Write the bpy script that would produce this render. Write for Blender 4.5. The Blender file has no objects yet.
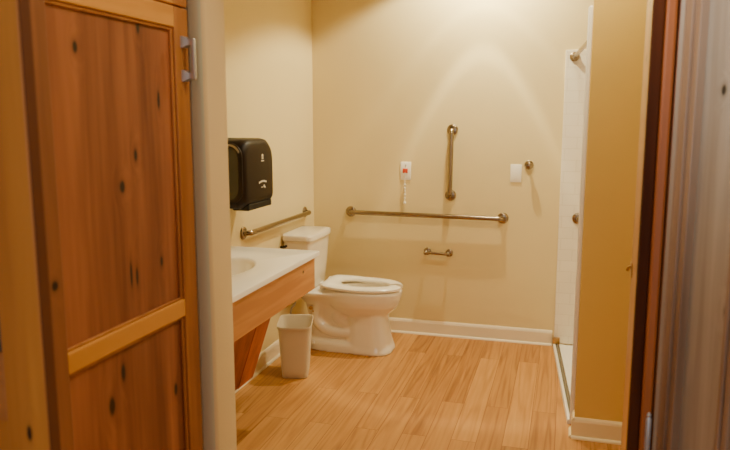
import bpy, bmesh, math, random
from mathutils import Vector, Matrix
random.seed(4)
PI = math.pi
SC = bpy.context.scene
COL = SC.collection

# ------------------------------------------------------------------ materials
def newmat(name):
    m = bpy.data.materials.new(name); m.use_nodes = True
    nt = m.node_tree; b = nt.nodes['Principled BSDF']
    return m, nt, b
def N(nt, t, **kw):
    n = nt.nodes.new(t)
    for k, v in kw.items(): setattr(n, k, v)
    return n
def L(nt, a, b): nt.links.new(a, b)
def rgb(r, g, b):            # 0-255 sRGB -> linear
    def f(c):
        c /= 255.0
        return c / 12.92 if c <= .04045 else ((c + .055) / 1.055) ** 2.4
    return (f(r), f(g), f(b), 1)

def paint(name, c, rough=.6, bump=.05, scale=90, spec=.3, var=.03):
    m, nt, b = newmat(name)
    tc = N(nt, 'ShaderNodeTexCoord')
    n = N(nt, 'ShaderNodeTexNoise'); n.inputs['Scale'].default_value = 2.5; n.inputs['Detail'].default_value = 3
    L(nt, tc.outputs['Object'], n.inputs['Vector'])
    mx = N(nt, 'ShaderNodeMix', data_type='RGBA')
    mx.inputs['A'].default_value = c
    mx.inputs['B'].default_value = tuple(x * (1 - var * 2) for x in c[:3]) + (1,)
    L(nt, n.outputs['Fac'], mx.inputs['Factor']); L(nt, mx.outputs['Result'], b.inputs['Base Color'])
    n2 = N(nt, 'ShaderNodeTexNoise'); n2.inputs['Scale'].default_value = scale; n2.inputs['Detail'].default_value = 2
    L(nt, tc.outputs['Object'], n2.inputs['Vector'])
    bp = N(nt, 'ShaderNodeBump'); bp.inputs['Strength'].default_value = bump; bp.inputs['Distance'].default_value = .01
    L(nt, n2.outputs['Fac'], bp.inputs['Height']); L(nt, bp.outputs['Normal'], b.inputs['Normal'])
    b.inputs['Roughness'].default_value = rough; b.inputs['Specular IOR Level'].default_value = spec
    return m

def metal(name, c, rough=.3, brush=(1, 1, 60), met=1):
    m, nt, b = newmat(name)
    tc = N(nt, 'ShaderNodeTexCoord'); mp = N(nt, 'ShaderNodeMapping'); mp.inputs['Scale'].default_value = brush
    n = N(nt, 'ShaderNodeTexNoise'); n.inputs['Scale'].default_value = 12
    L(nt, tc.outputs['Object'], mp.inputs['Vector']); L(nt, mp.outputs['Vector'], n.inputs['Vector'])
    mr = N(nt, 'ShaderNodeMapRange'); mr.inputs['To Min'].default_value = rough * .8; mr.inputs['To Max'].default_value = rough * 1.25
    L(nt, n.outputs['Fac'], mr.inputs['Value']); L(nt, mr.outputs['Result'], b.inputs['Roughness'])
    b.inputs['Base Color'].default_value = c; b.inputs['Metallic'].default_value = met
    return m

def wood(name, light, dark, axis='Z', knots=(), rough=.42, seed=0.0, fine=1.0, kcol=(28, 16, 10), plane='YZ', spec=.4, blot=1.9):
    """knotty pine: stretched noise grain along an axis plus explicit knots (a, b, ra, rb) in object space"""
    m, nt, b = newmat(name)
    tc = N(nt, 'ShaderNodeTexCoord')
    masks = None
    for (a, c2, ra, rb) in knots:
        mp = N(nt, 'ShaderNodeMapping', vector_type='POINT')
        if plane == 'YZ':
            mp.inputs['Location'].default_value = (0, -a / ra, -c2 / rb); mp.inputs['Scale'].default_value = (0, 1 / ra, 1 / rb)
        else:
            mp.inputs['Location'].default_value = (-a / ra, 0, -c2 / rb); mp.inputs['Scale'].default_value = (1 / ra, 0, 1 / rb)
        L(nt, tc.outputs['Object'], mp.inputs['Vector'])
        le = N(nt, 'ShaderNodeVectorMath', operation='LENGTH'); L(nt, mp.outputs['Vector'], le.inputs[0])
        if masks is None: masks = le.outputs['Value']
        else:
            mn = N(nt, 'ShaderNodeMath', operation='MINIMUM'); L(nt, masks, mn.inputs[0]); L(nt, le.outputs['Value'], mn.inputs[1]); masks = mn.outputs[0]
    sc = {'Z': (9, 9, .55), 'Y': (9, .55, 9), 'X': (.55, 9, 9)}[axis]
    mp = N(nt, 'ShaderNodeMapping'); mp.inputs['Scale'].default_value = sc; mp.inputs['Location'].default_value = (seed, seed * 1.7, seed * .6)
    L(nt, tc.outputs['Object'], mp.inputs['Vector'])
    vec = mp.outputs['Vector']
    if masks is not None:
        halo = N(nt, 'ShaderNodeMapRange', interpolation_type='SMOOTHSTEP'); halo.inputs['From Min'].default_value = .3; halo.inputs['From Max'].default_value = 4.5
        halo.inputs['To Min'].default_value = .18; halo.inputs['To Max'].default_value = 0
        L(nt, masks, halo.inputs['Value'])
        ad = N(nt, 'ShaderNodeVectorMath', operation='ADD'); L(nt, vec, ad.inputs[0]); L(nt, halo.outputs['Result'], ad.inputs[1]); vec = ad.outputs[0]
    n = N(nt, 'ShaderNodeTexNoise'); n.inputs['Scale'].default_value = 1.1 * fine; n.inputs['Detail'].default_value = 2; n.inputs['Distortion'].default_value = .5
    L(nt, vec, n.inputs['Vector'])
    ml = N(nt, 'ShaderNodeMath', operation='MULTIPLY'); ml.inputs[1].default_value = 20
    L(nt, n.outputs['Fac'], ml.inputs[0])
    sn = N(nt, 'ShaderNodeMath', operation='SINE'); L(nt, ml.outputs[0], sn.inputs[0])
    n2 = N(nt, 'ShaderNodeTexNoise'); n2.inputs['Scale'].default_value = 7; n2.inputs['Detail'].default_value = 4
    L(nt, vec, n2.inputs['Vector'])
    mr = N(nt, 'ShaderNodeMapRange'); mr.inputs['From Min'].default_value = -1; mr.inputs['From Max'].default_value = 1
    mr.inputs['To Min'].default_value = 0; mr.inputs['To Max'].default_value = .12
    L(nt, sn.outputs[0], mr.inputs['Value'])
    a1 = N(nt, 'ShaderNodeMath', operation='MULTIPLY_ADD'); a1.inputs[1].default_value = .45
    L(nt, n2.outputs['Fac'], a1.inputs[0]); L(nt, mr.outputs['Result'], a1.inputs[2])
    a2 = N(nt, 'ShaderNodeMath', operation='MULTIPLY_ADD', use_clamp=True); a2.inputs[1].default_value = .75
    L(nt, n.outputs['Fac'], a2.inputs[0]); L(nt, a1.outputs[0], a2.inputs[2])
    mpb = N(nt, 'ShaderNodeMapping'); mpb.inputs['Scale'].default_value = tuple(.9 * v for v in sc); mpb.inputs['Location'].default_value = (seed * 3, seed, seed)
    L(nt, tc.outputs['Object'], mpb.inputs['Vector'])
    nb = N(nt, 'ShaderNodeTexNoise'); nb.inputs['Scale'].default_value = .9; nb.inputs['Detail'].default_value = 3; nb.inputs['Distortion'].default_value = .8; L(nt, mpb.outputs[0], nb.inputs['Vector'])
    a3 = N(nt, 'ShaderNodeMath', operation='MULTIPLY_ADD', use_clamp=True); a3.inputs[1].default_value = blot; L(nt, nb.outputs['Fac'], a3.inputs[0])
    sh = N(nt, 'ShaderNodeMath', operation='SUBTRACT'); sh.inputs[1].default_value = blot / 2; L(nt, a2.outputs[0], sh.inputs[0]); L(nt, sh.outputs[0], a3.inputs[2]); a2 = a3
    rp = N(nt, 'ShaderNodeValToRGB'); rp.color_ramp.elements[0].position = .3; rp.color_ramp.elements[1].position = .95
    rp.color_ramp.elements[0].color = light; rp.color_ramp.elements[1].color = dark
    L(nt, a2.outputs[0], rp.inputs['Fac'])
    out = rp.outputs['Color']
    if masks is not None:
        wob = N(nt, 'ShaderNodeMath', operation='MULTIPLY_ADD'); wob.inputs[1].default_value = .6
        L(nt, n2.outputs['Fac'], wob.inputs[0]); L(nt, masks, wob.inputs[2])
        h2 = N(nt, 'ShaderNodeMapRange', interpolation_type='SMOOTHSTEP'); h2.inputs['From Min'].default_value = .9; h2.inputs['From Max'].default_value = 2.2
        h2.inputs['To Min'].default_value = .35; h2.inputs['To Max'].default_value = 0
        L(nt, wob.outputs[0], h2.inputs['Value'])
        mx = N(nt, 'ShaderNodeMix', data_type='RGBA'); mx.inputs['B'].default_value = tuple(x * .55 for x in dark[:3]) + (1,)
        L(nt, h2.outputs['Result'], mx.inputs['Factor']); L(nt, out, mx.inputs['A'])
        k = N(nt, 'ShaderNodeMapRange', interpolation_type='SMOOTHSTEP'); k.inputs['From Min'].default_value = .75; k.inputs['From Max'].default_value = 1.35
        k.inputs['To Min'].default_value = .95; k.inputs['To Max'].default_value = 0
        L(nt, wob.outputs[0], k.inputs['Value'])
        mx2 = N(nt, 'ShaderNodeMix', data_type='RGBA'); mx2.inputs['B'].default_value = rgb(*kcol)
        L(nt, k.outputs['Result'], mx2.inputs['Factor']); L(nt, mx.outputs['Result'], mx2.inputs['A'])
        out = mx2.outputs['Result']
    L(nt, out, b.inputs['Base Color'])
    bp = N(nt, 'ShaderNodeBump'); bp.inputs['Strength'].default_value = .06; bp.inputs['Distance'].default_value = .005
    L(nt, a2.outputs[0], bp.inputs['Height']); L(nt, bp.outputs['Normal'], b.inputs['Normal'])
    b.inputs['Roughness'].default_value = rough; b.inputs['Specular IOR Level'].default_value = spec
    return m

def floor_mat():
    m, nt, b = newmat('oak_plank_floor')
    tc = N(nt, 'ShaderNodeTexCoord'); sx = N(nt, 'ShaderNodeSeparateXYZ'); L(nt, tc.outputs['Object'], sx.inputs[0])
    cb = N(nt, 'ShaderNodeCombineXYZ'); L(nt, sx.outputs['Y'], cb.inputs['X']); L(nt, sx.outputs['X'], cb.inputs['Y'])
    br = N(nt, 'ShaderNodeTexBrick'); br.offset = .37; br.offset_frequency = 2; br.squash = 1
    br.inputs['Color1'].default_value = (0, 0, 0, 1); br.inputs['Color2'].default_value = (1, 1, 1, 1); br.inputs['Mortar'].default_value = (.5, .5, .5, 1)
    br.inputs['Scale'].default_value = 1; br.inputs['Brick Width'].default_value = 1.22; br.inputs['Row Height'].default_value = .122
    br.inputs['Mortar Size'].default_value = .0013; br.inputs['Mortar Smooth'].default_value = .2
    L(nt, cb.outputs[0], br.inputs['Vector'])
    sr = N(nt, 'ShaderNodeSeparateColor'); L(nt, br.outputs['Color'], sr.inputs[0])
    off = N(nt, 'ShaderNodeMath', operation='MULTIPLY'); off.inputs[1].default_value = 37.0; L(nt, sr.outputs['Red'], off.inputs[0])
    mp = N(nt, 'ShaderNodeMapping'); mp.inputs['Scale'].default_value = (9, .42, 1); L(nt, tc.outputs['Object'], mp.inputs['Vector'])
    ad = N(nt, 'ShaderNodeVectorMath', operation='ADD'); L(nt, mp.outputs[0], ad.inputs[0]); L(nt, off.outputs[0], ad.inputs[1])
    n = N(nt, 'ShaderNodeTexNoise'); n.inputs['Scale'].default_value = .8; n.inputs['Detail'].default_value = 2; n.inputs['Distortion'].default_value = .3
    L(nt, ad.outputs[0], n.inputs['Vector'])
    ml = N(nt, 'ShaderNodeMath', operation='MULTIPLY'); ml.inputs[1].default_value = 70; L(nt, n.outputs['Fac'], ml.inputs[0])
    s0 = N(nt, 'ShaderNodeMath', operation='SINE'); L(nt, ml.outputs[0], s0.inputs[0])
    sn = N(nt, 'ShaderNodeMath', operation='POWER'); sn.inputs[1].default_value = 3
    s1 = N(nt, 'ShaderNodeMath', operation='MULTIPLY_ADD'); s1.inputs[1].default_value = .5; s1.inputs[2].default_value = .5; L(nt, s0.outputs[0], s1.inputs[0]); L(nt, s1.outputs[0], sn.inputs[0])
    mp2 = N(nt, 'ShaderNodeMapping'); mp2.inputs['Scale'].default_value = (60, 3.0, 1); L(nt, tc.outputs['Object'], mp2.inputs['Vector'])
    ad2 = N(nt, 'ShaderNodeVectorMath', operation='ADD'); L(nt, mp2.outputs[0], ad2.inputs[0]); L(nt, off.outputs[0], ad2.inputs[1])
    n2 = N(nt, 'ShaderNodeTexNoise'); n2.inputs['Scale'].default_value = 1; n2.inputs['Detail'].default_value = 4; L(nt, ad2.outputs[0], n2.inputs['Vector'])
    g = N(nt, 'ShaderNodeMath', operation='MULTIPLY_ADD'); g.inputs[1].default_value = .19; g.inputs[2].default_value = .06; L(nt, sn.outputs[0], g.inputs[0])
    g2 = N(nt, 'ShaderNodeMath', operation='MULTIPLY_ADD'); g2.inputs[1].default_value = .55; L(nt, n2.outputs['Fac'], g2.inputs[0]); L(nt, g.outputs[0], g2.inputs[2])
    g3 = N(nt, 'ShaderNodeMath', operation='MULTIPLY_ADD', use_clamp=True); g3.inputs[1].default_value = .32; L(nt, sr.outputs['Red'], g3.inputs[0]); L(nt, g2.outputs[0], g3.inputs[2])
    rp = N(nt, 'ShaderNodeValToRGB'); e = rp.color_ramp.elements
    e[0].position = .1; e[0].color = rgb(212, 160, 90); e[1].position = .92; e[1].color = rgb(140, 88, 40)
    k = rp.color_ramp.elements.new(.5); k.color = rgb(186, 132, 68)
    L(nt, g3.outputs[0], rp.inputs['Fac'])
    mx = N(nt, 'ShaderNodeMix', data_type='RGBA'); mx.inputs['B'].default_value = rgb(120, 66, 30)
    fm = N(nt, 'ShaderNodeMath', operation='MULTIPLY'); fm.inputs[1].default_value = .85; L(nt, br.outputs['Fac'], fm.inputs[0])
    L(nt, fm.outputs[0], mx.inputs['Factor']); L(nt, rp.outputs['Color'], mx.inputs['A']); L(nt, mx.outputs['Result'], b.inputs['Base Color'])
    bp = N(nt, 'ShaderNodeBump'); bp.inputs['Strength'].default_value = .05; bp.inputs['Distance'].default_value = .003
    L(nt, g3.outputs[0], bp.inputs['Height']); L(nt, bp.outputs['Normal'], b.inputs['Normal'])
    b.inputs['Roughness'].default_value = .45; b.inputs['Specular IOR Level'].default_value = .35
    return m

def tile_mat():
    m, nt, b = newmat('white_wall_tile')
    tc = N(nt, 'ShaderNodeTexCoord'); sx = N(nt, 'ShaderNodeSeparateXYZ'); L(nt, tc.outputs['Object'], sx.inputs[0])
    s = N(nt, 'ShaderNodeMath', operation='ADD'); L(nt, sx.outputs['X'], s.inputs[0]); L(nt, sx.outputs['Y'], s.inputs[1])
    cb = N(nt, 'ShaderNodeCombineXYZ'); L(nt, s.outputs[0], cb.inputs['X']); L(nt, sx.outputs['Z'], cb.inputs['Y'])
    br = N(nt, 'ShaderNodeTexBrick'); br.offset = .5
    br.inputs['Color1'].default_value = rgb(240, 232, 215); br.inputs['Color2'].default_value = rgb(236, 228, 210); br.inputs['Mortar'].default_value = rgb(228, 219, 200)
    br.inputs['Scale'].default_value = 1; br.inputs['Brick Width'].default_value = .15; br.inputs['Row Height'].default_value = .075; br.inputs['Mortar Size'].default_value = .0025
    L(nt, cb.outputs[0], br.inputs['Vector']); L(nt, br.outputs['Color'], b.inputs['Base Color'])
    bp = N(nt, 'ShaderNodeBump', invert=True); bp.inputs['Strength'].default_value = .3; bp.inputs['Distance'].default_value = .003
    L(nt, br.outputs['Fac'], bp.inputs['Height']); L(nt, bp.outputs['Normal'], b.inputs['Normal'])
    b.inputs['Roughness'].default_value = .3
    return m

def emit(name, c, s):
    m, nt, b = newmat(name)
    b.inputs['Base Color'].default_value = c; b.inputs['Emission Color'].default_value = c; b.inputs['Emission Strength'].default_value = s
    return m

WALL = paint('cream_wall_paint', rgb(228, 210, 158), rough=.5, bump=.06, scale=140, spec=.3)
WALLH = paint('tan_wall_paint', rgb(230, 208, 158), rough=.6, bump=.06, scale=140)
WALL_SHADE = paint('shaded_cream_wall_paint', rgb(230, 196, 106), rough=.55, bump=.06, scale=140, spec=.25)  # cream stub wall with its warm yellow shade mixed into the paint
CEIL = paint('ceiling_paint', rgb(240, 232, 215), rough=.8)
BASE = paint('cream_baseboard_paint', rgb(238, 226, 198), rough=.4, bump=.01)
CERAM = paint('white_vitreous_china', rgb(238, 230, 214), rough=.12, bump=0, spec=.6, var=.005)
SEATM = paint('white_seat_plastic', rgb(243, 236, 220), rough=.22, bump=0, spec=.5, var=.005)
COUNTER = paint('white_cultured_marble', rgb(251, 249, 244), rough=.2, bump=0, spec=.5, var=.015)
STEEL = metal('brushed_stainless_steel', rgb(150, 134, 112), .24)
CHROME = metal('polished_chrome', rgb(200, 190, 170), .14)
NICKEL = metal('satin_nickel', rgb(196, 198, 200), .45, met=.6)
BRASS = metal('aged_brass', rgb(190, 150, 90), .3)
DARKM = metal('dark_bronze_metal', rgb(60, 50, 40), .4)
WPLAST = paint('white_plastic', rgb(246, 241, 230), rough=.35, bump=0, spec=.4, var=.005)
BINP = paint('beige_bin_plastic', rgb(214, 203, 180), rough=.4, bump=.03, scale=260, spec=.35, var=.02)
BROWNP = paint('dark_brown_plastic', rgb(34, 22, 15), rough=.45, bump=.02, scale=300, spec=.2, var=.03)
BLACKP = paint('black_plastic', rgb(20, 17, 15), rough=.5, bump=0)
GREYP = paint('silver_grey_plastic', rgb(168, 158, 140), rough=.3, bump=0)
MARK = paint('pale_printed_mark', rgb(225, 220, 205), rough=.5, bump=0)
REDP = paint('red_orange_plastic', rgb(206, 74, 40), rough=.4, bump=0)
CORD = paint('white_cord', rgb(240, 235, 222), rough=.7, bump=.1, scale=400)
RUBBER = paint('grey_rubber_seal', rgb(150, 140, 120), rough=.6, bump=.02)
PAN = paint('white_shower_pan', rgb(242, 238, 228), rough=.3, bump=.03, scale=200, var=.01)
TILE = tile_mat()
FLOOR = floor_mat()

# ------------------------------------------------------------------ mesh helpers
def box(bm, x0, x1, y0, y1, z0, z1, bev=0, seg=2):
    r = bmesh.ops.create_cube(bm, size=1)
    vs = r['verts']
    for v in vs:
        v.co = Vector(((x0 + x1) / 2 + v.co.x * (x1 - x0), (y0 + y1) / 2 + v.co.y * (y1 - y0), (z0 + z1) / 2 + v.co.z * (z1 - z0)))
    if bev:
        es = list({e for v in vs for e in v.link_edges})
        bmesh.ops.bevel(bm, geom=es, offset=bev, segments=seg, profile=.5, affect='EDGES')
    return bm
def B(*a, **k):
    bm = bmesh.new(); box(bm, *a, **k); return bm
def loft(bm, rings, cap0=True, cap1=True, closed=True):
    rows = [[bm.verts.new(p) for p in r] for r in rings]
    n = len(rows[0])
    for a, b in zip(rows, rows[1:]):
        for i in range(n if closed else n - 1):
            bm.faces.new((a[i], a[(i + 1) % n], b[(i + 1) % n], b[i]))
    if cap0: bm.faces.new(list(reversed(rows[0])))
    if cap1: bm.faces.new(rows[-1])
    return rows
def tube(bm, pts, r, n=14, cap=True):
    pts = [Vector(p) for p in pts]
    rings = []; up = None
    for i, p in enumerate(pts):
        t = ((pts[i + 1] if i + 1 < len(pts) else p) - (pts[i - 1] if i else p)).normalized()
        if up is None:
            up = Vector((0, 0, 1)) if abs(t.z) < .9 else Vector((1, 0, 0))
        s = t.cross(up).normalized(); up = s.cross(t).normalized()
        rr = r[i] if isinstance(r, (list, tuple)) else r
        rings.append([p + (s * math.cos(2 * PI * k / n) + up * math.sin(2 * PI * k / n)) * rr for k in range(n)])
    loft(bm, rings, cap, cap)
def fillet(pts, rad, n=7):
    pts = [Vector(p) for p in pts]; out = [pts[0]]
    for a, b, c in zip(pts, pts[1:], pts[2:]):
        d1 = (a - b).normalized(); d2 = (c - b).normalized()
        p0 = b + d1 * rad; p2 = b + d2 * rad
        for k in range(n + 1):
            t = k / n
            out.append(p0.lerp(b, t).lerp(b.lerp(p2, t), t))
    out.append(pts[-1]); return out
def lathe(bm, prof, origin, axis, n=28):
    """prof: (radius, distance along axis)"""
    axis = Vector(axis).normalized(); o = Vector(origin)
    u = axis.orthogonal().normalized(); v = axis.cross(u)
    rings = [[o + axis * h + (u * math.cos(2 * PI * k / n) + v * math.sin(2 * PI * k / n)) * max(r, 1e-4) for k in range(n)] for r, h in prof]
    loft(bm, rings)
def sup(cx, cy, z, a, b, e=2.0, n=40, rot=0, af=None):
    """superellipse ring; af = different half length towards +x"""
    out = []
    for k in range(n):
        t = 2 * PI * k / n; c, s = math.cos(t), math.sin(t)
        x = math.copysign(abs(c) ** (2 / e), c) * (af if (af and c > 0) else a)
        y = math.copysign(abs(s) ** (2 / e), s) * b
        out.append(Vector((cx + x * math.cos(rot) - y * math.sin(rot), cy + x * math.sin(rot) + y * math.cos(rot), z)))
    return out
def add(name, bm, mat, parent=None, smooth=False, label=None, wang=None):
    bmesh.ops.recalc_face_normals(bm, faces=bm.faces[:])
    me = bpy.data.meshes.new(name)
    if parent is not None:
        bmesh.ops.translate(bm, verts=bm.verts[:], vec=-parent['_o'] if False else -Vector(ORI[parent.name]))
    bm.to_mesh(me); bm.free()
    o = bpy.data.objects.new(name, me); COL.objects.link(o)
    me.materials.append(mat)
    if smooth:
        for p in me.polygons: p.use_smooth = True
        me.set_sharp_from_angle(angle=math.radians(38))
    if parent is not None:
        o.parent = parent; ORI[o.name] = ORI[parent.name]
    else: ORI[o.name] = (0, 0, 0)
    if label: o['label'] = label
    return o
ORI = {}
def thing(name, label, cat, loc, group=None):
    o = bpy.data.objects.new(name, None); COL.objects.link(o)
    o.location = loc; o.empty_display_size = .1; ORI[o.name] = tuple(loc)
    o['label'] = label; o['category'] = cat
    if group: o['group'] = group
    return o
def struct(name, bm, mat, smooth=False):
    o = add(name, bm, mat, None, smooth); o['kind'] = 'structure'; return o

# ------------------------------------------------------------------ room shell
XL, YB, ZC = -1.785, 4.83, 2.75
XR = .98
YD0, YD1 = 1.644, 1.77          # doorway wall
XJ0, XJ1 = -.90, .16            # doorway opening
struct('floor', B(-2.4, 2.2, -2.0, YB + .1, -.1, 0), FLOOR)
struct('ceiling', B(-2.4, 2.2, -2.0, YB + .1, ZC, ZC + .1), CEIL)
struct('wall_back', B(XL - .1, 2.2, YB, YB + .1, 0, ZC), WALL)
struct('wall_left', B(XL - .1, XL, YD1, YB, 0, ZC), WALL)
struct('wall_right', B(XR, XR + .1, YD1, YB, 0, ZC), WALL)
# doorway wall with rounded drywall corners on the left jamb
bm = bmesh.new()
prof = []
R = .014
for (cx, cy, a0) in ((XJ0 - R, YD0 + R, -90), (XJ0 - R, YD1 - R, 0)):
    for k in range(6):
        a = math.radians(a0 + 90 * k / 5); prof.append((cx + R * math.cos(a), cy + R * math.sin(a)))
prof = [(XL - .6, YD0)] + prof + [(XL - .6, YD1)]
loft(bm, [[(x, y, z) for x, y in prof] for z in (0, ZC)])
struct('wall_doorway_left', bm, WALLH, True)
bm = B(XJ1 + .045, 2.2, YD0, YD1, 0, ZC); box(bm, XJ0, XJ1 + .045, YD0, YD1, 2.14, ZC)
struct('wall_doorway_right', bm, WALLH)
# hall shell behind the camera
struct('wall_hall_left', B(-2.0, -1.9, -2.0, YD0, 0, ZC), WALLH)
struct('wall_hall_right', B(1.75, 1.85, -2.0, YD0, 0, ZC), WALLH)
bm = B(-2.0, -1.2, -2.0, -1.9, 0, ZC); box(bm, .9, 1.85, -2.0, -1.9, 0, ZC); box(bm, -1.2, .9, -2.0, -1.9, 0, .8); box(bm, -1.2, .9, -2.0, -1.9, 2.3, ZC)
struct('wall_hall_rear', bm, WALLH)
bm = bmesh.new()
for (x0, x1, z0, z1) in ((-1.2, .9, .8, .86), (-1.2, .9, 2.24, 2.3), (-1.2, -1.14, .86, 2.24), (.84, .9, .86, 2.24), (-.18, -.12, .86, 2.24)):
    box(bm, x0, x1, -1.98, -1.92, z0, z1, .004)
struct('window_1', bm, BASE)
# stub wall at the near end of the shower
YS0, YS1, XS = 3.40, 3.53, .087
struct('wall_stub', B(XS, XR, YS0, YS1, 0, ZC, 0), WALL_SHADE)
# tile
struct('wall_tile_back', B(-.037, XR - .012, YB - .012, YB, .02, 1.985, .003), TILE)
struct('wall_tile_right', B(XR - .012, XR, YS1, YB - .012, .02, 1.985), TILE)
struct('wall_tile_stub', B(XS, XR - .012, YS1, YS1 + .012, .02, 2.06), TILE)
bm = B(XS - .018, XS, YS1 - .045, YS1 + .014, .028, 2.06, .004); box(bm, XS - .021, XS - .014, YS1 - .012, YS1 + .016, .028, 2.06, .002)
struct('trim_1', bm, PAN)

# baseboards
def bboard(name, a, b, nrm, h=.105, t=.013):
    """profiled board from a to b (floor points on the wall), nrm points into the room"""
    a = Vector((*a, 0)); b = Vector((*b, 0)); n = Vector((*nrm, 0))
    pr = [(0, 0), (t, 0), (t, h - .02), (t * .75, h - .008), (t * .35, h), (0, h)]
    bm = bmesh.new()
    loft(bm, [[p + n * d + Vector((0, 0, z)) for d, z in pr] for p in (a, b)])
    # small quarter-round shoe
    pr = [(t, 0)] + [(t + .012 * math.cos(k * PI / 8), .014 * math.sin(k * PI / 8)) for k in range(5)]
    loft(bm, [[p + n * d + Vector((0, 0, z)) for d, z in pr] for p in (a, b)])
    return bm
struct('baseboard_back', bboard('', (XL + .013, YB), (-.05, YB), (0, -1)), BASE)
struct('baseboard_left', bboard('', (XL, YD1), (XL, YB), (1, 0)), BASE)
struct('baseboard_right', bboard('', (XR, YD1), (XR, YS0), (-1, 0)), BASE)
bm = bboard('', (XS - .012, YS0), (XR, YS0), (0, -1)); b2 = bboard('', (XS, YS0 - .012), (XS, YS1 - .04), (-1, 0))
me = bpy.data.meshes.new('t'); b2.to_mesh(me); bm.from_mesh(me); b2.free()
struct('baseboard_stub', bm, paint('shaded_cream_baseboard_paint', rgb(246, 230, 184), rough=.4, bump=.01))  # baseboard in yellow shade, that warmth mixed into the cream

# right jamb of pine with stop and casing, hinge side
PINE_J = wood('pine_jamb', rgb(226, 164, 88), rgb(170, 104, 42), seed=3, rough=.35, knots=((1.70, 1.80, .008, .012), (1.705, 1.68, .007, .011)))
PINE_D = wood('shaded_pine_casing', rgb(112, 60, 30), rgb(72, 36, 18), seed=8, rough=.7, spec=.1)  # casing face in shadow, the darkness put into the wood colour
PINE_O = wood('orange_pine_casing', rgb(188, 108, 50), rgb(140, 74, 30), seed=5, rough=.45)
bm = B(XJ1, XJ1 + .045, YD0 - .004, YD1 + .004, 0, 2.14, .002); box(bm, XJ0, XJ1, YD0 - .004, YD1 + .004, 2.10, 2.14)
struct('trim_2', bm, PINE_J)
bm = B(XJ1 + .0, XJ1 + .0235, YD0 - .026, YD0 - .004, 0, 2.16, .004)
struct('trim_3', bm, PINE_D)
bm = B(XJ1 + .024, XJ1 + .047, YD0 - .034, YD0 - .004, 0, 2.16, .006); box(bm, XJ1 + .050, XJ1 + .14, YD0 - .02, YD0 - .001, 0, 2.16, .004)
struct('trim_4', bm, PINE_O)
struct('trim_5', B(XJ1 + .002, XJ1 + .085, YD1 + .004, YD1 + .02, 0, 2.2, .003), PINE_J)

# ------------------------------------------------------------------ right pine door, opened towards the camera
door = bpy.data.objects.new('door_1', None); COL.objects.link(door)
door.location = (.2095, 1.606, 0); door.rotation_euler = (0, 0, math.radians(21)); door['kind'] = 'structure'
ORI['door_1'] = (0, 0, 0)
def grey_pine(nm, seed, knots=()):  # pine mixed greyer than the stiles
    return wood(nm, rgb(178, 164, 144), rgb(124, 106, 86), seed=seed, rough=.4, knots=knots, plane='YZ', kcol=(24, 20, 18))
W_ST = wood('door_stile_pine', rgb(170, 140, 112), rgb(118, 84, 58), seed=2, rough=.4)
W_PN = grey_pine('door_panel_pine', 6, ((-.155, 1.602, .009, .013), (-.216, 1.19, .009, .016)))
W_ED = wood('door_edge_pine', rgb(206, 196, 178), rgb(170, 154, 134), seed=12, rough=.4)
# local frame: leaf runs along -y from the hinge, face towards -x at x = 0
add('hinge_edge', B(0, .038, -.018, 0, .02, 2.09, .004), W_ED, door, label='pale hinge edge of the pine door')
add('stile', B(.0, .038, -.088, -.0185, .02, 2.09, .002), W_ST, door)
bmn = bmesh.new()
for y0, y1, x in ((-.030, -.024, -.004), (-.060, -.036, -.007), (-.088, -.074, -.005)):
    box(bmn, x, .004, y0, y1, .02, 2.09, .003)
add('moulding', bmn, W_ST, door)
add('panel', B(.012, .028, -.234, -.086, .13, 2.0, 0), W_PN, door, label='greyish knotty pine panel')
for z0, z1 in ((.02, .13), (2.0, 2.09)):
    add('rail', B(0, .038, -.79, -.088, z0, z1, .002), W_ST, door)
bmn = B(0, .038, -.35, -.234, .13, 2.0, .003)
for y0, y1 in ((-.249, -.237), (-.274, -.258)): box(bmn, -.006, .004, y0, y1, .13, 2.0, .003)
add('mullion', bmn, W_ST, door)
add('panel', B(.012, .028, -.70, -.35, .13, 2.0), W_PN, door)
add('stile', B(0, .038, -.79, -.70, .13, 2.0, .002), W_ST, door)
for hz in (.837, 1.86, .2):
    bmn = bmesh.new()
    lathe(bmn, [(.0045, -.05), (.0065, -.045), (.0065, .045), (.0045, .05)], (-.008, .004, hz), (0, 0, 1), 12)
    lathe(bmn, [(.004, .05), (.0055, .054), (.002, .06)], (-.008, .004, hz), (0, 0, 1), 12)
    add('hinge', bmn, NICKEL, door, True)

# small brass latch keeper on the jamb
t = thing('strike_plate', 'small brass strike plate on the pine door jamb', 'strike plate', (XJ1, 1.755, 1.19))
bm = B(XJ1 - .0022, XJ1 + .0, 1.748, 1.772, 1.172, 1.208, .0006); add('plate', bm, BRASS, t)
bm = bmesh.new(); tube(bm, fillet([(XJ1 - .001, 1.766, 1.196), (XJ1 - .006, 1.775, 1.192), (XJ1 - .008, 1.780, 1.184)], .004), [.0035] * 18, 10)
add('lip', bm, BRASS, t, True)

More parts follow.
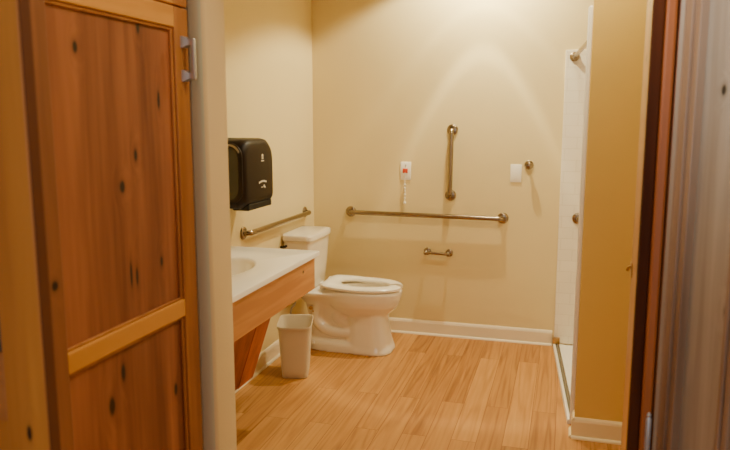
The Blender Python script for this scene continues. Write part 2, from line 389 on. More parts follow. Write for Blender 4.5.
# ------------------------------------------------------------------ tall pine cabinet at the left
CX = -.94
cab = thing('pine_cabinet', 'tall knotty pine built-in cabinet with recessed panel doors at left of doorway', 'cabinet', (CX, 1.05, 0))
PK = wood('cabinet_panel_pine', rgb(180, 112, 68), rgb(120, 66, 40), seed=1, rough=.45, fine=.7, knots=(
    (0.166, 1.69, 0.00945, 0.0162), (0.385, 1.756, 0.0081, 0.0216), (0.458, 1.593, 0.00675, 0.027), (0.353, 1.466, 0.0081, 0.0189), (0.297, 1.398, 0.0108, 0.0162),
    (0.314, 1.194, 0.0054, 0.0405), (0.336, 1.185, 0.0054, 0.027), (0.219, 0.914, 0.01215, 0.027), (0.265, 0.976, 0.00945, 0.027), (0.44, 1.2, 0.00675, 0.0162), (0.48, 0.853, 0.00945, 0.0216), (0.18, 0.45, 0.0135, 0.027)))
PF = wood('cabinet_frame_pine', rgb(200, 136, 74), rgb(158, 98, 48), seed=4, rough=.42)
PFL = wood('cabinet_left_stile_pine', rgb(166, 106, 62), rgb(120, 72, 40), seed=9, rough=.5, blot=.6, knots=((.051, 1.229, .011, .013), (.04, .78, .007, .02)))
PR = wood('cabinet_rail_pine', rgb(242, 184, 92), rgb(212, 148, 66), axis='Y', seed=7, rough=.42)
PC = wood('cabinet_carcass_pine', rgb(168, 104, 54), rgb(112, 64, 32), seed=11)
bm = bmesh.new()
Y0, Y1 = .46, 1.638
for a in ((-1.52, CX - .021, Y0, Y0 + .02, 0, 2.5), (-1.52, CX - .021, Y1 - .02, Y1, 0, 2.5), (-1.52, CX - .021, 1.015, 1.035, .1, 2.5), (-1.52, -1.50, Y0 + .02, Y1 - .02, 0, 2.5),
          (-1.50, CX - .021, Y0 + .02, Y1 - .02, .08, .1), (-1.50, CX - .021, Y0 + .02, Y1 - .02, 2.48, 2.5), (-1.50, CX - .021, 1.035, Y1 - .02, 1.81, 1.83), (-1.5, CX - .06, Y0 + .02, Y1 - .02, 0, .08),
          (-1.50, CX - .04, Y0 + .02, 1.015, 1.2, 1.22)):
    box(bm, *a)
add('carcass', bm, PC, cab)
add('face_frame', B(CX - .021, CX - .001, .79, 1.043, .1, 2.48, .002), PFL, cab)
def cdoor(z0, z1, rails, pull):
    d = add('door', B(CX - .019, CX - .012, 1.12, 1.58, z0 + .04, z1 - .04), PK, cab)
    add('stile', B(CX - .02, CX, 1.047, 1.126, z0, z1, .003), PFL, d)
    add('stile', B(CX - .02, CX, 1.572, 1.637, z0, z1, .003), PF, d)
    for a, b, m in rails:
        add('rail', B(CX - .02, CX + .0006, 1.122, 1.572, a, b, .003), m, d)
    # bead between frame and panel
    bm = bmesh.new()
    zz = sorted([v for r in rails for v in r[:2]])[1:-1]
    for a, b in zip(zz[::2], zz[1::2]):
        box(bm, CX - .013, CX - .005, 1.122, 1.130, a, b, .002); box(bm, CX - .013, CX - .005, 1.562, 1.572, a, b, .003); box(bm, CX - .013, CX - .005, 1.130, 1.562, b - .008, b, .002); box(bm, CX - .013, CX - .005, 1.130, 1.562, a, a + .006, .002)
    add('bead', bm, PF, d)
    if pull:
        bm = bmesh.new()
        for zc in pull:
            s = .008
            loft(bm, [[(CX + x, 1.611 + sy * w, zc + sz * w * 1.1) for sy, sz in ((-1, -1), (1, -1), (1, 1), (-1, 1))] for x, w in ((0, .013), (.006, .0125), (.014, .007), (.026, .0065), (.030, .007))])
        lo, hi = min(pull), max(pull)
        box(bm, CX + .024, CX + .0335, 1.6045, 1.6175, lo - .009, hi + .009, .003)
        add('handle', bm, NICKEL, d, True, label='satin nickel bar handle')
    return d
cdoor(.105, 1.821, ((.105, .19, PF), (1.04, 1.085, PR), (1.770, 1.821, PR)), (1.655, 1.738))
cdoor(1.825, 2.47, ((1.825, 1.888, PR), (2.41, 2.47, PF)), None)
# neighbouring narrow door standing open, its edge towards us
PL1 = wood('open_door_stile_pine', rgb(222, 146, 66), rgb(190, 116, 48), seed=14, rough=.42, plane='XZ', knots=((.222, 1.107, .005, .014), (.2, .62, .006, .02)))
PL2 = wood('open_door_rail_pine', rgb(196, 124, 62), rgb(160, 94, 44), axis='X', seed=16, rough=.42)
GLZ = paint('dark_green_grey_lacquer', rgb(70, 74, 66), rough=.3, bump=0)
d = add('door', B(-.90, -.74, .779, .787, 1.20, 2.4), GLZ, cab, label='narrow neighbouring door standing open')
add('stile', B(-.755, -.686, .77, .792, .105, 2.47, .0012), PL1, d)
add('shaded_edge', B(-.686, -.6835, .7715, .7905, .105, 2.47, .0008), wood('open_door_shaded_pine', rgb(124, 74, 40), rgb(96, 54, 28), seed=31, rough=.6, blot=.5, spec=.2), d)  # leaf edge in shade, darkened by its own colour
add('stile', B(-.94, -.885, .77, .792, .105, 2.47, .003), PL1, d)
add('rail', B(-.885, -.755, .771, .791, 1.12, 1.222, .002), PL2, d)
add('rail', B(-.885, -.755, .771, .791, .105, .2, .002), PL2, d)
add('rail', B(-.885, -.755, .771, .791, 2.38, 2.47, .002), PL2, d)
add('lower_panel', B(-.885, -.755, .778, .786, .2, 1.12), PL1, d)

WALL_COOL = paint('cool_lit_wall_grey', rgb(198, 196, 168), rough=.6, bump=.03)  # doorway wall in cool light, its grey painted on an added strip
bm = bmesh.new(); loft(bm, [[(x, y, z) for x, y in ((-.939, 1.6435), (-.939, 1.640), (-.925, 1.6385), (-.914, 1.6395), (-.908, 1.6415), (-.906, 1.6435))] for z in (0, 2.5)])
struct('trim_6', bm, WALL_COOL, True)

# ------------------------------------------------------------------ vanity
VY0, VY1 = 1.78, 3.385
van = thing('vanity_base', 'wall-hung pine vanity frame with slanted knee panel under white countertop', 'vanity', (-1.5, 2.6, .66))
VP = wood('vanity_apron_pine', rgb(226, 166, 100), rgb(186, 124, 66), axis='Y', seed=21, rough=.4, knots=((.62, .125, .012, .008), (-.35, .05, .01, .01)), plane='YZ')
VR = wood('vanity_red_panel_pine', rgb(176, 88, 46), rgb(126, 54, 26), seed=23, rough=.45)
VS = wood('vanity_orange_pine', rgb(200, 112, 58), rgb(152, 76, 34), seed=25, rough=.45)
add('apron', B(-1.28, -1.250, VY0, VY1, .662, .835, .002), VP, van)
add('end_panel', B(XL + .001, -1.281, VY1 - .022, VY1 - .001, .662, .835, .002), VS, van)
def slant(y0, y1, off, t):
    """board leaning from the apron back down to the wall"""
    a = Vector((-1.622, 0, .136)); b = Vector((-1.449, 0, .661)); dr = (b - a).normalized(); nn = Vector((dr.z, 0, -dr.x))
    bm = bmesh.new()
    loft(bm, [[p + nn * off + Vector((0, y, 0)), p + nn * (off - t) + Vector((0, y, 0))] + [] for p in (a, b) for y in ()] or
         [[a + nn * off + Vector((0, y, 0)), b + nn * off + Vector((0, y, 0)), b + nn * (off - t) + Vector((0, y, 0)), a + nn * (off - t) + Vector((0, y, 0))] for y in (y0, y1)])
    return bm
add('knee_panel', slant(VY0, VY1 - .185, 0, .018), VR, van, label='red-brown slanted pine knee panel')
add('knee_strip', slant(VY1 - .1845, VY1 - .005, .003, .021), VS, van)  # end strip of the slanted panel, in lighter orange pine
add('bottom_board', B(XL + .014, -1.632, VY0, VY1 - .006, .139, .155), VR, van)
add('top_cleat', B(-1.46, -1.281, VY1 - .06, VY1 - .023, .664, .70), VS, van)

ct = thing('countertop', 'white cultured marble countertop with integrated oval basin', 'countertop', (-1.5, 2.6, .836))
def counter():
    bm = bmesh.new()
    x0, x1, y0, y1, zt, zb = XL + .001, -1.232, VY0, 3.412, .86, .836
    cx, cy, a, b = -1.565, 2.87, .175, .265
    n = 72
    corners = [math.atan2(y - cy, x - cx) % (2 * PI) for x in (x0, x1) for y in (y0, y1)]
    angs = sorted(set([2 * PI * k / n for k in range(n)] + corners))
    def rect(t):
        c, s = math.cos(t), math.sin(t)
        k = min(((x1 if c > 0 else x0) - cx) / c if abs(c) > 1e-9 else 1e9, ((y1 if s > 0 else y0) - cy) / s if abs(s) > 1e-9 else 1e9)
        return cx + c * k, cy + s * k
    def ell(t, f):
        c, s = math.cos(t), math.sin(t)
        k = 1 / math.sqrt((c / a) ** 2 + (s / b) ** 2)
        return cx + c * k * f, cy + s * k * f
    rr = [[(*rect(t), zb) for t in angs], [(*rect(t), zt - .005) for t in angs]]
    def ins(p, d): return (p[0] + (-d if p[0] > x1 - 1e-5 else d if p[0] < x0 + 1e-5 else 0), p[1] + (-d if p[1] > y1 - 1e-5 else d if p[1] < y0 + 1e-5 else 0))
    rr.append([(*ins(rect(t), .0015), zt - .0015) for t in angs])
    rr.append([(*ins(rect(t), .005), zt) for t in angs])
    rr.append([(*ell(t, 1.06), zt) for t in angs]); rr.append([(*ell(t, 1.02), zt - .002) for t in angs]); rr.append([(*ell(t, .985), zt - .009) for t in angs])
    rr.append([(*ell(t, .96), zb) for t in angs])
    loft(bm, rr, False, False)
    rows = [r for r in rr]
    bw = bmesh.new()
    loft(bw, [[(*ell(t, f), z) for t in angs] for f, z in ((.955, .842), (.90, .80), (.78, .755), (.55, .72), (.25, .708), (.06, .706))], False, True)
    return bm, bw
bm, bw = counter()
add('slab', bm, COUNTER, ct, True)
bk = add('basin', bw, COUNTER, ct, True)
bm = bmesh.new(); lathe(bm, [(.026, .0), (.026, .004), (.018, .006), (.016, .002)], (-1.565, 2.87, .707), (0, 0, 1)); add('drain', bm, CHROME, bk, True)

# ------------------------------------------------------------------ toilet
TY = 4.405
tl = thing('toilet', 'white elongated toilet with open-front seat under the grab bars', 'toilet', (-1.42, TY, 0))
def ringx(cx, z, back, front, hw, e=2.2, n=48):
    return sup(cx, TY, z, back, hw, e, n, 0, front)
def merged(parts, name, mat, parent, vox=.007, cutter=None, sm=6):
    me = bpy.data.meshes.new(name)
    bm = bmesh.new()
    for p in parts:
        bmesh.ops.recalc_face_normals(p, faces=p.faces[:]); tmp = bpy.data.meshes.new('t'); p.to_mesh(tmp); p.free(); bm.from_mesh(tmp); bpy.data.meshes.remove(tmp)
    bm.to_mesh(me); bm.free()
    o = bpy.data.objects.new(name + '_src', me); COL.objects.link(o)
    r = o.modifiers.new('r', 'REMESH'); r.mode = 'VOXEL'; r.voxel_size = vox
    if cutter is not None:
        cm = bpy.data.meshes.new('c'); bmesh.ops.recalc_face_normals(cutter, faces=cutter.faces[:]); cutter.to_mesh(cm); cutter.free()
        co = bpy.data.objects.new('c', cm); COL.objects.link(co)
        b = o.modifiers.new('b', 'BOOLEAN'); b.operation = 'DIFFERENCE'; b.object = co; b.solver = 'EXACT'
        r2 = o.modifiers.new('r2', 'REMESH'); r2.mode = 'VOXEL'; r2.voxel_size = vox
    s = o.modifiers.new('s', 'SMOOTH'); s.iterations = sm; s.factor = .5
    dg = bpy.context.evaluated_depsgraph_get(); dg.update()
    out = bpy.data.meshes.new_from_object(o.evaluated_get(dg))
    bpy.data.objects.remove(o)
    if cutter is not None: bpy.data.objects.remove(co)
    bm = bmesh.new(); bm.from_mesh(out)
    ob = add(name, bm, mat, parent)
    for p in ob.data.polygons: p.use_smooth = True
    return ob
P = []
# bowl
bm = bmesh.new()
loft(bm, [ringx(-1.30, z, bk_, fr, hw, e) for z, bk_, fr, hw, e in ((.235, .12, .165, .085, 2.2), (.262, .17, .205, .125, 2.2), (.29, .20, .238, .152, 2.2), (.32, .225, .262, .172, 2.2),
      (.36, .24, .276, .183, 2.25), (.40, .25, .283, .188, 2.25), (.418, .25, .283, .188, 2.25), (.424, .246, .279, .184, 2.25))])
P.append(bm)
# front column
bm = bmesh.new()
loft(bm, [sup(-1.237, TY, z, bk_, hw, e, 48, 0, fr) for z, bk_, fr, hw, e in ((0, .155, .168, .152, 3.2), (.015, .155, .168, .152, 3.2), (.05, .15, .155, .142, 3.1), (.12, .145, .137, .132, 3), (.20, .14, .126, .124, 2.9), (.30, .14, .130, .125, 2.6))])
P.append(bm)
# foot plate running back to the wall
bm = bmesh.new()
loft(bm, [sup(-1.42, TY, z, bk_, hw, 3.4, 48, 0, .25) for z, bk_, hw in ((0, .235, .142), (.05, .235, .139), (.068, .23, .128), (.078, .22, .10))])
P.append(bm)
# web under the tank
bm = bmesh.new()
loft(bm, [sup(-1.50, TY, z, bk_, hw, 4, 48, 0, .17) for z, bk_, hw in ((.03, .13, .085), (.18, .15, .085), (.30, .18, .09), (.35, .21, .13), (.385, .255, .17), (.408, .26, .175))])
P.append(bm)
# trapway relief on both flanks
for s in (-1, 1):
    y = TY + s * .082
    bm = bmesh.new()
    pts = fillet([(-1.56, y, .34), (-1.60, y, .20), (-1.52, y, .135), (-1.44, y, .125), (-1.35, y, .13)], .05, 6)
    tube(bm, pts, .036, 16)
    pts = fillet([(-1.42, y, .29), (-1.46, y, .225), (-1.38, y, .17), (-1.33, y, .16)], .03, 6)
    tube(bm, pts, .024, 16)
    P.append(bm)
cut = bmesh.new()
loft(cut, [ringx(-1.28, z, bk_, fr, hw, 2.1) for z, bk_, fr, hw in ((.28, .05, .06, .05), (.31, .11, .13, .09), (.35, .14, .18, .115), (.40, .155, .205, .128), (.45, .155, .205, .128))])
merged(P, 'bowl', CERAM, tl, .0065, cut, 8)
bm = bmesh.new(); lathe(bm, [(.1, 0), (.1, .002)], (-1.28, TY, .312), (0, 0, 1)); add('bowl_water', bm, CERAM, tl)
# seat: open-front ring
def seat():
    bm = bmesh.new(); n = 72
    gap = math.radians(7)
    rings = []
    for k in range(n + 1):
        t = gap + (2 * PI - 2 * gap) * k / n
        c, s = math.cos(t), math.sin(t)
        def pt(a, af, b, eb, ef, z):
            e = ef if c > 0 else eb
            x = math.copysign(abs(c) ** (2 / e), c) * (af if c > 0 else a); y = math.copysign(abs(s) ** (2 / e), s) * b
            if c < 0: y *= 1 - .10 * (x / a) ** 2
            return Vector((-1.31 + x, TY + y, z + .012 * -min(x, 0) / a))
        o = lambda f, z: pt(.232 + f, .296 + f, .184 + f, 5.5, 2.3, z)
        i = lambda f, z: pt(.125 + f, .212 + f, .104 + f, 2.3, 2.1, z)
        rings.append([o(-.006, .428), o(0, .433), o(0, .446), o(-.010, .456), o(-.035, .461), i(.02, .459), i(.004, .452), i(0, .443), i(.003, .432)])
    loft(bm, rings)
    return bm
add('seat', seat(), SEATM, tl, True)
for sgn in (-1, 1):
    bm = bmesh.new()
    loft(bm, [sup(-1.538, TY + sgn * .085, z, .018, .026, 4, 24) for z in (.42, .455)] + [sup(-1.538, TY + sgn * .085, .462, .013, .021, 4, 24)])
    add('seat_hinge', bm, SEATM, tl, True)
bm = bmesh.new()
loft(bm, [[Vector((x, y, z)) for x, y, z in sup(-1.777 + d / 2, TY, z, d / 2, hw, 9, 64)] for z, d, hw in ((.405, .15, .178), (.42, .163, .188), (.55, .177, .198), (.752, .192, .208))])
for v in bm.verts:   # bow the front
    if v.co.x > -1.66: v.co.x += .012 * (1 - ((v.co.y - TY) / .21) ** 2)
add('tank', bm, CERAM, tl, True)
bm = bmesh.new()
loft(bm, [sup(-1.783 + d / 2, TY, z, d / 2, hw, 9, 64) for z, d, hw in ((.753, .198, .212), (.757, .208, .218), (.782, .208, .218), (.790, .202, .213), (.794, .186, .198))])
for v in bm.verts:
    if v.co.x > -1.66: v.co.x += .014 * (1 - ((v.co.y - TY) / .22) ** 2)
add('tank_lid', bm, CERAM, tl, True)
for s in (-1, 1):
    bm = bmesh.new(); lathe(bm, [(.016, 0), (.016, .008), (.010, .018), (.002, .021)], (-1.60, TY + s * .115, .045), (0, 0, 1), 20); add('bolt_cap', bm, CERAM, tl, True)
bm = bmesh.new(); lathe(bm, [(.013, 0), (.013, .006), (.006, .009)], (-1.62, TY - .1, .285), (.2, -1, 0), 16); lathe(bm, [(.008, 0), (.008, .012), (.004, .015)], (-1.60, TY - .1, .265), (.2, -1, 0), 14)
add('mounting_bolt', bm, BRASS, tl, True, label='small brass mounting bolt')
bm = bmesh.new(); tube(bm, fillet([(-1.745, TY - .212, .72), (-1.745, TY - .235, .72), (-1.775, TY - .238, .715)], .01), .008, 10)
add('shadow_lever', bm, DARKM, tl, True, label='dark lever shape for the tank shadow on the wall')  # dark piece put where the tank shades the wall

sv = thing('supply_valve', 'small chrome shutoff valve with flexible hose beside the toilet tank', 'valve', (XL, 4.22, .18))
bm = bmesh.new(); lathe(bm, [(.03, 0), (.03, .003), (.012, .010), (.009, .05)], (XL + .0005, 4.22, .18), (1, 0, 0), 20); lathe(bm, [(.012, 0), (.012, .035)], (XL + .05, 4.22, .175), (0, 0, 1), 14)
lathe(bm, [(.018, 0), (.02, .006), (.018, .014)], (XL + .06, 4.22, .185), (1, 0, 0), 12); add('valve_body', bm, CHROME, sv, True)
bm = bmesh.new(); tube(bm, fillet([(XL + .05, 4.22, .21), (XL + .052, 4.225, .29), (-1.705, 4.235, .32), (-1.705, 4.238, .375)], .02), .006, 10); add('hose', bm, GREYP, sv, True)
bm = bmesh.new(); lathe(bm, [(.015, 0), (.015, .02), (.011, .028)], (-1.705, 4.238, .372), (0, 0, 1), 8); add('coupling_nut', bm, CHROME, sv, True)

# ------------------------------------------------------------------ grab bars and wall fittings
def grab(label, a, b, nrm, r=.016, off=.045, fl=.038, group='stainless grab bars'):
    a, b, n = Vector(a), Vector(b), Vector(nrm)
    t = thing('grab_rail', label, 'grab bar', a, group)
    bm = bmesh.new(); tube(bm, fillet([a + n * .002, a + n * off, b + n * off, b + n * .002], .034, 8), r, 18); add('bar', bm, STEEL, t, True)
    for p in (a, b):
        bm = bmesh.new(); lathe(bm, [(fl, .0005), (fl, .006), (fl * .93, .010), (fl * .75, .013), (r * 1.15, .015)], p, n, 32); add('flange', bm, STEEL, t, True)
    return t
grab('long horizontal grab bar on the back wall beside the toilet', (-1.497, YB, .878), (-.407, YB, .871), (0, -1, 0))
grab('vertical grab bar on the back wall above the long bar', (-.765, YB, 1.47), (-.770, YB, 1.018), (0, -1, 0))
grab('grab bar on the left wall running behind the toilet tank', (XL, 3.645, .892), (XL, 4.635, .888), (1, 0, 0))
grab('grab bar end on white shower tile beside the stub wall', (.085, YB - .012, .89), (.75, YB - .012, .89), (0, -1, 0))
# toilet paper holder
tp = thing('paper_holder', 'small empty toilet paper holder below the long grab bar', 'toilet paper holder', (-.85, YB, .61))
for x, z in ((-.928, .613), (-.772, .609)):
    bm = bmesh.new(); lathe(bm, [(.027, .0005), (.027, .005), (.022, .009), (.011, .011), (.010, .05), (.015, .054), (.016, .066), (.012, .072), (.004, .075)], (x, YB, z), (0, -1, 0), 24); add('wall_mount', bm, STEEL, tp, True)
bm = bmesh.new(); tube(bm, [(-.928, YB - .06, .613), (-.772, YB - .06, .609)], .0105, 14); add('roller', bm, STEEL, tp, True)
# robe hook
t = thing('robe_hook', 'round metal robe hook on back wall beside blank white plate', 'hook', (-.245, YB, 1.238))
bm = bmesh.new(); lathe(bm, [(.030, .0005), (.030, .005), (.024, .010), (.010, .013), (.009, .032)], (-.245, YB, 1.238), (0, -1, 0), 28); add('wall_mount', bm, STEEL, t, True)
bm = bmesh.new(); lathe(bm, [(.009, .03), (.020, .034), (.025, .044), (.021, .054), (.009, .059)], (-.245, YB, 1.238), (0, -1, 0), 24); add('knob', bm, STEEL, t, True)
# blank plate
t = thing('switch_plate', 'blank white rectangular wall plate next to the robe hook', 'wall plate', (-.335, YB, 1.18))
add('plate', B(-.366, -.292, YB - .006, YB, 1.120, 1.240, .0025), WPLAST, t, True)
for z in (1.15, 1.212):
    bm = bmesh.new(); lathe(bm, [(.003, 0), (.003, .0008), (.001, .0012)], (-.329, YB - .006, z), (0, -1, 0), 10); add('screw', bm, WPLAST, t, True)
# emergency pull-cord station
t = thing('emergency_call_station', 'white emergency call plate with red square switch and pull cord', 'call switch', (-1.091, YB, 1.18))
pl = add('plate', B(-1.128, -1.054, YB - .007, YB, 1.118, 1.244, .0025), WPLAST, t, True)
add('red_switch', B(-1.112, -1.076, YB - .0125, YB - .007, 1.166, 1.198, .002), REDP, t, True, label='red square call switch')
bm = B(-1.0935, -1.0895, YB - .0082, YB - .007, 1.205, 1.226); box(bm, -1.0985, -1.0845, YB - .0082, YB - .007, 1.221, 1.2245)
add('printed_mark', bm, GREYP, t)
bm = B(-1.108, -1.098, YB - .0095, YB - .007, 1.135, 1.150, .001); add('lamp', bm, BASE, t, True)
bm = bmesh.new(); tube(bm, [(-1.094, YB - .012, 1.17), (-1.095, YB - .016, 1.12), (-1.093, YB - .014, 1.04), (-1.096, YB - .014, .945)], .0022, 8); cd = add('pull_cord', bm, CORD, t, True)
for z, rr in ((1.085, .0085), (1.060, .007), (1.04, .0065), (1.015, .007), (.99, .0065), (.955, .0105)):
    bm = bmesh.new(); lathe(bm, [(.001, -rr), (rr * .75, -rr * .7), (rr, 0), (rr * .75, rr * .7), (.001, rr)], (-1.0945, YB - .0145, z), (0, 0, 1), 12); add('bead', bm, CORD, cd, True)

# ------------------------------------------------------------------ paper towel dispenser
pd = thing('paper_towel_dispenser', 'dark brown paper towel dispenser on the left wall above the counter', 'paper towel dispenser', (XL, 3.42, 1.10))
DX, DY0, DY1, DZ0, DZ1 = -1.566, 3.235, 3.615, 1.095, 1.443
def dring(x, m, zlow):
    """rounded outline in Y-Z at depth x"""
    out = []; y0, y1, z0, z1 = DY0 + m, DY1 - m, zlow + m, DZ1 - m
    for cy, cz, a0, r in ((y1 - .105, z1 - .105, 0, .105), (y0 + .075, z1 - .075, 90, .075), (y0 + .03, z0 + .03, 180, .03), (y1 - .03, z0 + .03, 270, .03)):
        for k in range(9):
            a = math.radians(a0 + 90 * k / 8); out.append(Vector((x, cy + r * math.cos(a), cz + r * math.sin(a))))
    return out
bm = bmesh.new()
loft(bm, [dring(XL + .001, .0, DZ0 - .01), dring(DX - .045, 0, DZ0 - .01), dring(DX - .018, .006, DZ0), dring(DX - .005, .018, DZ0), dring(DX, .034, DZ0)])
add('housing', bm, BROWNP, pd, True)
# smoked side window with dark rim and a modelled pale highlight (near flank)
def side(y, rx0, rx1, z0, z1, r, n=9):
    out = []
    for cx, cz, a0 in ((rx1 - r, z1 - r, 0), (rx0 + r, z1 - r, 90), (rx0 + r, z0 + r, 180), (rx1 - r, z0 + r, 270)):
        for k in range(n):
            a = math.radians(a0 + 90 * k / (n - 1)); out.append(Vector((cx + r * math.cos(a), y, cz + r * math.sin(a))))
    return out
bm = bmesh.new()
o1 = side(DY0 - .004, XL + .01, DX - .012, 1.115, 1.425, .07); i1 = side(DY0 - .006, XL + .022, DX - .034, 1.135, 1.402, .055)
o0 = side(DY0 + .004, XL + .01, DX - .012, 1.115, 1.425, .07); i0 = side(DY0 + .002, XL + .022, DX - .034, 1.135, 1.402, .055)
loft(bm, [o0, o1, i1, i0], False, False)
fr = add('side_rim', bm, BROWNP, pd, True)
bm = bmesh.new()
o2 = side(DY0 - .0065, XL + .016, DX - .018, 1.120, 1.420, .066, 13); i2 = side(DY0 - .0065, XL + .020, DX - .026, 1.126, 1.410, .060, 13)
o3 = side(DY0 - .003, XL + .016, DX - .018, 1.120, 1.420, .066, 13); i3 = side(DY0 - .003, XL + .020, DX - .026, 1.126, 1.410, .060, 13)
loft(bm, [[o3[i], o2[i], i2[i], i3[i]] for i in range(3, 21)])
add('rim_highlight', bm, GREYP, fr, True, label='pale strip modelled as a highlight along the window rim')
SM, nt_, b_ = newmat('smoked_window'); b_.inputs['Roughness'].default_value = .12; b_.inputs['Specular IOR Level'].default_value = .6
tc_ = N(nt_, 'ShaderNodeTexCoord'); nz = N(nt_, 'ShaderNodeTexNoise'); nz.inputs['Scale'].default_value = 9; L(nt_, tc_.outputs['Object'], nz.inputs['Vector'])
rp_ = N(nt_, 'ShaderNodeValToRGB'); rp_.color_ramp.elements[0].color = rgb(30, 26, 20); rp_.color_ramp.elements[1].color = rgb(58, 50, 36); L(nt_, nz.outputs['Fac'], rp_.inputs['Fac']); L(nt_, rp_.outputs['Color'], b_.inputs['Base Color'])
bm = bmesh.new(); loft(bm, [side(DY0 - .002, XL + .02, DX - .032, 1.133, 1.404, .056), side(DY0 + .002, XL + .02, DX - .032, 1.133, 1.404, .056)])
add('side_window', bm, SM, pd, label='smoked dark side window')
bm = bmesh.new(); box(bm, DX - .10, DX - .004, DY0 + .05, DY1 - .04, DZ0 - .022, DZ0 + .012, .006); add('paper_slot', bm, BLACKP, pd, label='black paper outlet slot')
# printed marks on the front
bm = bmesh.new()
def fy(y, z, w, h): box(bm, DX - .001, DX + .0012, y - w / 2, y + w / 2, z - h / 2, z + h / 2)
yc = 3.455
lathe(bm, [(.011, -.001), (.011, .0012)], (DX, yc, 1.350), (1, 0, 0), 18); fy(yc, 1.340, .02, .014); fy(yc, 1.324, .036, .005)
add('printed_icon', bm, MARK, pd); bm = bmesh.new()
for k in range(9):                                     # swooping wordmark
    yy = yc - .045 + k * .0105; fy(yy, 1.210 + .006 * math.sin(k / 8 * PI), .0085, .008 if k % 2 else .011)
fy(yc - .012, 1.184, .022, .004); fy(yc + .014, 1.188, .014, .014); fy(yc + .025, 1.181, .008, .010)   # hand-wave symbol
add('printed_wordmark', bm, MARK, pd)

# ------------------------------------------------------------------ waste bin
wb = thing('waste_bin', 'small beige plastic wastebasket on the floor beside the toilet', 'wastebasket', (-1.548, 3.845, 0))
def bring(z, w, d, m=0):
    return sup(-1.548, 3.845, z, w / 2 - m, d / 2 - m, 7, 48, math.radians(17))
bm = bmesh.new()
H = .33
def wd(z): return .158 + (.198 - .158) * z / H, .215 + (.275 - .215) * z / H
rr = [bring(.0, .146, .203), bring(.006, .157, .214)]
for k in range(1, 7):
    z = .006 + (H - .02) * k / 7; rr.append(bring(z, *wd(z)))
rr += [bring(H - .018, *wd(H - .018)), bring(H - .016, .206, .284), bring(H - .004, .21, .288), bring(H, .207, .285), bring(H - .001, .200, .277), bring(H - .01, .194, .271), bring(.012, .15, .206)]
loft(bm, rr)
add('bin_body', bm, BINP, wb, True)

# ------------------------------------------------------------------ shower
sp = thing('shower_pan', 'white low-threshold shower base with rubber dam strip at right', 'shower base', (.3, 4.2, 0))
def line(y, off=0):         # threshold line on the floor, slightly skewed
    return -.044 + (4.818 - y) / (4.818 - 3.54) * (.056 + .044) + off
ya, yb = 3.546, 4.814
bm = bmesh.new()
loft(bm, [[(line(y, .042), y, .001), (line(y, .042), y, .02), (line(y, .08), y, .014), (XR - .015, y, .012), (XR - .015, y, .001)] for y in (ya, yb)])
add('pan', bm, PAN, sp)
bm = bmesh.new()
pr = [(.0, .001), (.0, .016), (.004, .024), (.012, .026), (.018, .022), (.02, .001)]
loft(bm, [[(line(y, dx), y, z) for dx, z in pr] for y in (3.546, yb)])
add('threshold_strip', bm, PAN, sp, True)
bm = bmesh.new(); pr = [(.021, .001), (.021, .014), (.030, .03), (.036, .014), (.041, .001)]
loft(bm, [[(line(y, dx), y, z) for dx, z in pr] for y in (3.546, yb)])
add('rubber_dam', bm, RUBBER, sp, True, label='grey rubber dam strip')
bm = B(line(4.8, .0), line(4.8, .045), 4.775, 4.812, .027, .065, .003); box(bm, line(4.8, .012), line(4.8, .03), 4.768, 4.776, .034, .058, .002); add('end_bracket', bm, BRASS, sp, label='small brass dam bracket')

rod = thing('shower_rod', 'thin shower curtain rod running from tiled back wall to stub wall', 'shower rod', (.015, YB - .012, 1.94))
bm = bmesh.new(); tube(bm, [(.018, YB - .014, 1.94), (.118, YS1 + .014, 1.955)], .0125, 16); add('rod', bm, STEEL, rod, True)
bm = bmesh.new(); lathe(bm, [(.03, 0), (.03, .006), (.018, .016), (.015, .03)], (.018, YB - .0125, 1.94), (.07, -1, .01), 24); add('flange', bm, STEEL, rod, True)
bm = bmesh.new(); lathe(bm, [(.03, 0), (.03, .006), (.018, .016), (.015, .03)], (.118, YS1 + .0125, 1.955), (-.07, 1, -.01), 24); add('flange', bm, STEEL, rod, True)

# ------------------------------------------------------------------ ceiling downlight, daylight and fill lamps
LX, LY = -.57, 4.515
dl = thing('recessed_downlight', 'round recessed ceiling downlight close to the back wall', 'ceiling light', (LX, LY, ZC))
bm = bmesh.new(); lathe(bm, [(.095, -.0005), (.095, -.006), (.075, -.009), (.068, -.001)], (LX, LY, ZC), (0, 0, 1), 36); add('trim_ring', bm, WPLAST, dl, True)
bm = bmesh.new(); lathe(bm, [(.066, -.0006), (.066, -.003)], (LX, LY, ZC), (0, 0, 1), 32); add('lens', bm, emit('downlight_lens', rgb(255, 226, 176), 4), dl)

def lamp(name, typ, loc, energy, color, **kw):
    d = bpy.data.lights.new(name, typ); d.energy = energy; d.color = color
    for k, v in kw.items():
        if k not in ('rot', 'to'): setattr(d, k, v)
    o = bpy.data.objects.new(name, d); COL.objects.link(o); o.location = loc
    if 'rot' in kw: o.rotation_euler = kw['rot']
    if 'to' in kw: o.rotation_euler = (Vector(kw['to']) - Vector(loc)).to_track_quat('-Z', 'Y').to_euler()
    return o
WARM = (1.0, .89, .59)
COOL = (.78, .88, 1.0)
dlamp = lamp('downlight_beam', 'SPOT', (LX, LY, ZC - .02), 92, WARM, spot_size=math.radians(132), spot_blend=.22, shadow_soft_size=.022)
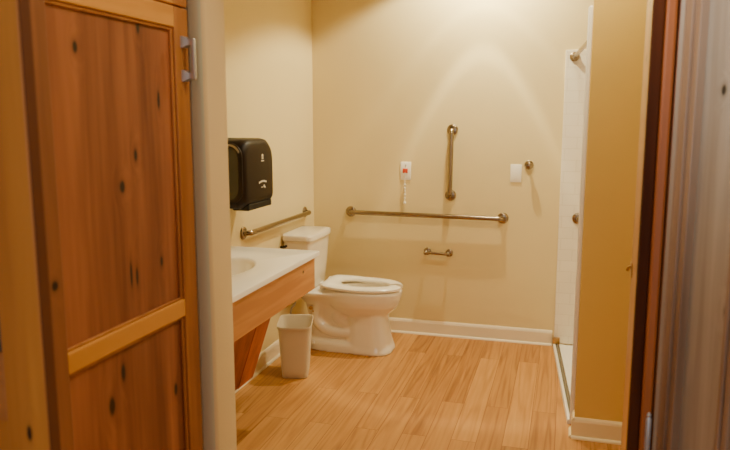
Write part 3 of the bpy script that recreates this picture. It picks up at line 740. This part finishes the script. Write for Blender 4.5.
# measured-looking beam profile of the reflector: intensity against angle from the axis
ld = dlamp.data; ld.use_nodes = True; nt = ld.node_tree; em = [n for n in nt.nodes if n.type == 'EMISSION'][0]
tc = N(nt, 'ShaderNodeTexCoord'); sx = N(nt, 'ShaderNodeSeparateXYZ'); L(nt, tc.outputs['Normal'], sx.inputs[0])
ab = N(nt, 'ShaderNodeMath', operation='ABSOLUTE'); L(nt, sx.outputs['Z'], ab.inputs[0])
ac = N(nt, 'ShaderNodeMath', operation='ARCCOSINE'); L(nt, ab.outputs[0], ac.inputs[0])
dv = N(nt, 'ShaderNodeMath', operation='DIVIDE'); dv.inputs[1].default_value = PI / 2; L(nt, ac.outputs[0], dv.inputs[0])
rp = N(nt, 'ShaderNodeValToRGB'); el = rp.color_ramp.elements
for i, (deg, v) in enumerate(((0, .5), (17, .55), (21.0, .62), (22.4, .86), (24.2, .58), (25.5, .46), (32, .44), (36, .52), (37.2, .44), (64, .42), (90, .40))):
    e = el[0] if i == 0 else el[-1] if i == 10 else el.new(deg / 90)
    e.position = deg / 90; e.color = (v, v, v, 1)
L(nt, dv.outputs[0], rp.inputs['Fac']); ml = N(nt, 'ShaderNodeMath', operation='MULTIPLY'); ml.inputs[1].default_value = 2.0
L(nt, rp.outputs['Color'], ml.inputs[0]); L(nt, ml.outputs[0], em.inputs['Strength'])
lamp('bathroom_fill_spot', 'SPOT', (-.05, 3.2, ZC - .02), 52, WARM, spot_size=math.radians(140), spot_blend=.4, shadow_soft_size=.08)  # unseen fill lamp added to lift the bathroom walls
lamp('hall_warm_fill', 'AREA', (.0, 1.5, 2.5), 8.5, (1, .82, .55), size=.5, rot=(0, 0, 0))  # unseen warm fill added to brighten the cabinet fronts
lamp('window_daylight', 'AREA', (-.15, -1.88, 1.6), 13, COOL, shape='RECTANGLE', size=2.0, size_y=1.4, rot=(math.radians(90), 0, 0))

lamp('door_cool_fill', 'SPOT', (-1.3, -1.3, 2.3), 330, COOL, spot_size=math.radians(29), spot_blend=1, shadow_soft_size=.25, to=(.44, 1.0, 2.05))  # unseen cool spot added to lighten the upper door panel

w = bpy.data.worlds.new('world'); SC.world = w; w.use_nodes = True
bgn = w.node_tree.nodes['Background']; bgn.inputs['Color'].default_value = (.7, .8, 1, 1); bgn.inputs['Strength'].default_value = .4

# ------------------------------------------------------------------ camera
cd_ = bpy.data.cameras.new('camera'); cam = bpy.data.objects.new('camera', cd_); COL.objects.link(cam)
cam.location = (0, 0, 1.55); cam.rotation_euler = (math.radians(90 - 8.691), 0, math.radians(16.071))
cd_.sensor_width = 36; cd_.lens = 36 * 700 / 730
cd_.dof.use_dof = True; cd_.dof.focus_distance = 3.4; cd_.dof.aperture_fstop = 4.5
cd_.clip_start = .02
SC.camera = cam
SC.view_settings.view_transform = 'AgX'; SC.view_settings.look = 'None'; SC.view_settings.exposure = 0.78
SC.cycles.use_denoising = True
SC.cycles.max_bounces = 10; SC.cycles.diffuse_bounces = 6
SC.cycles.sample_clamp_indirect = 6
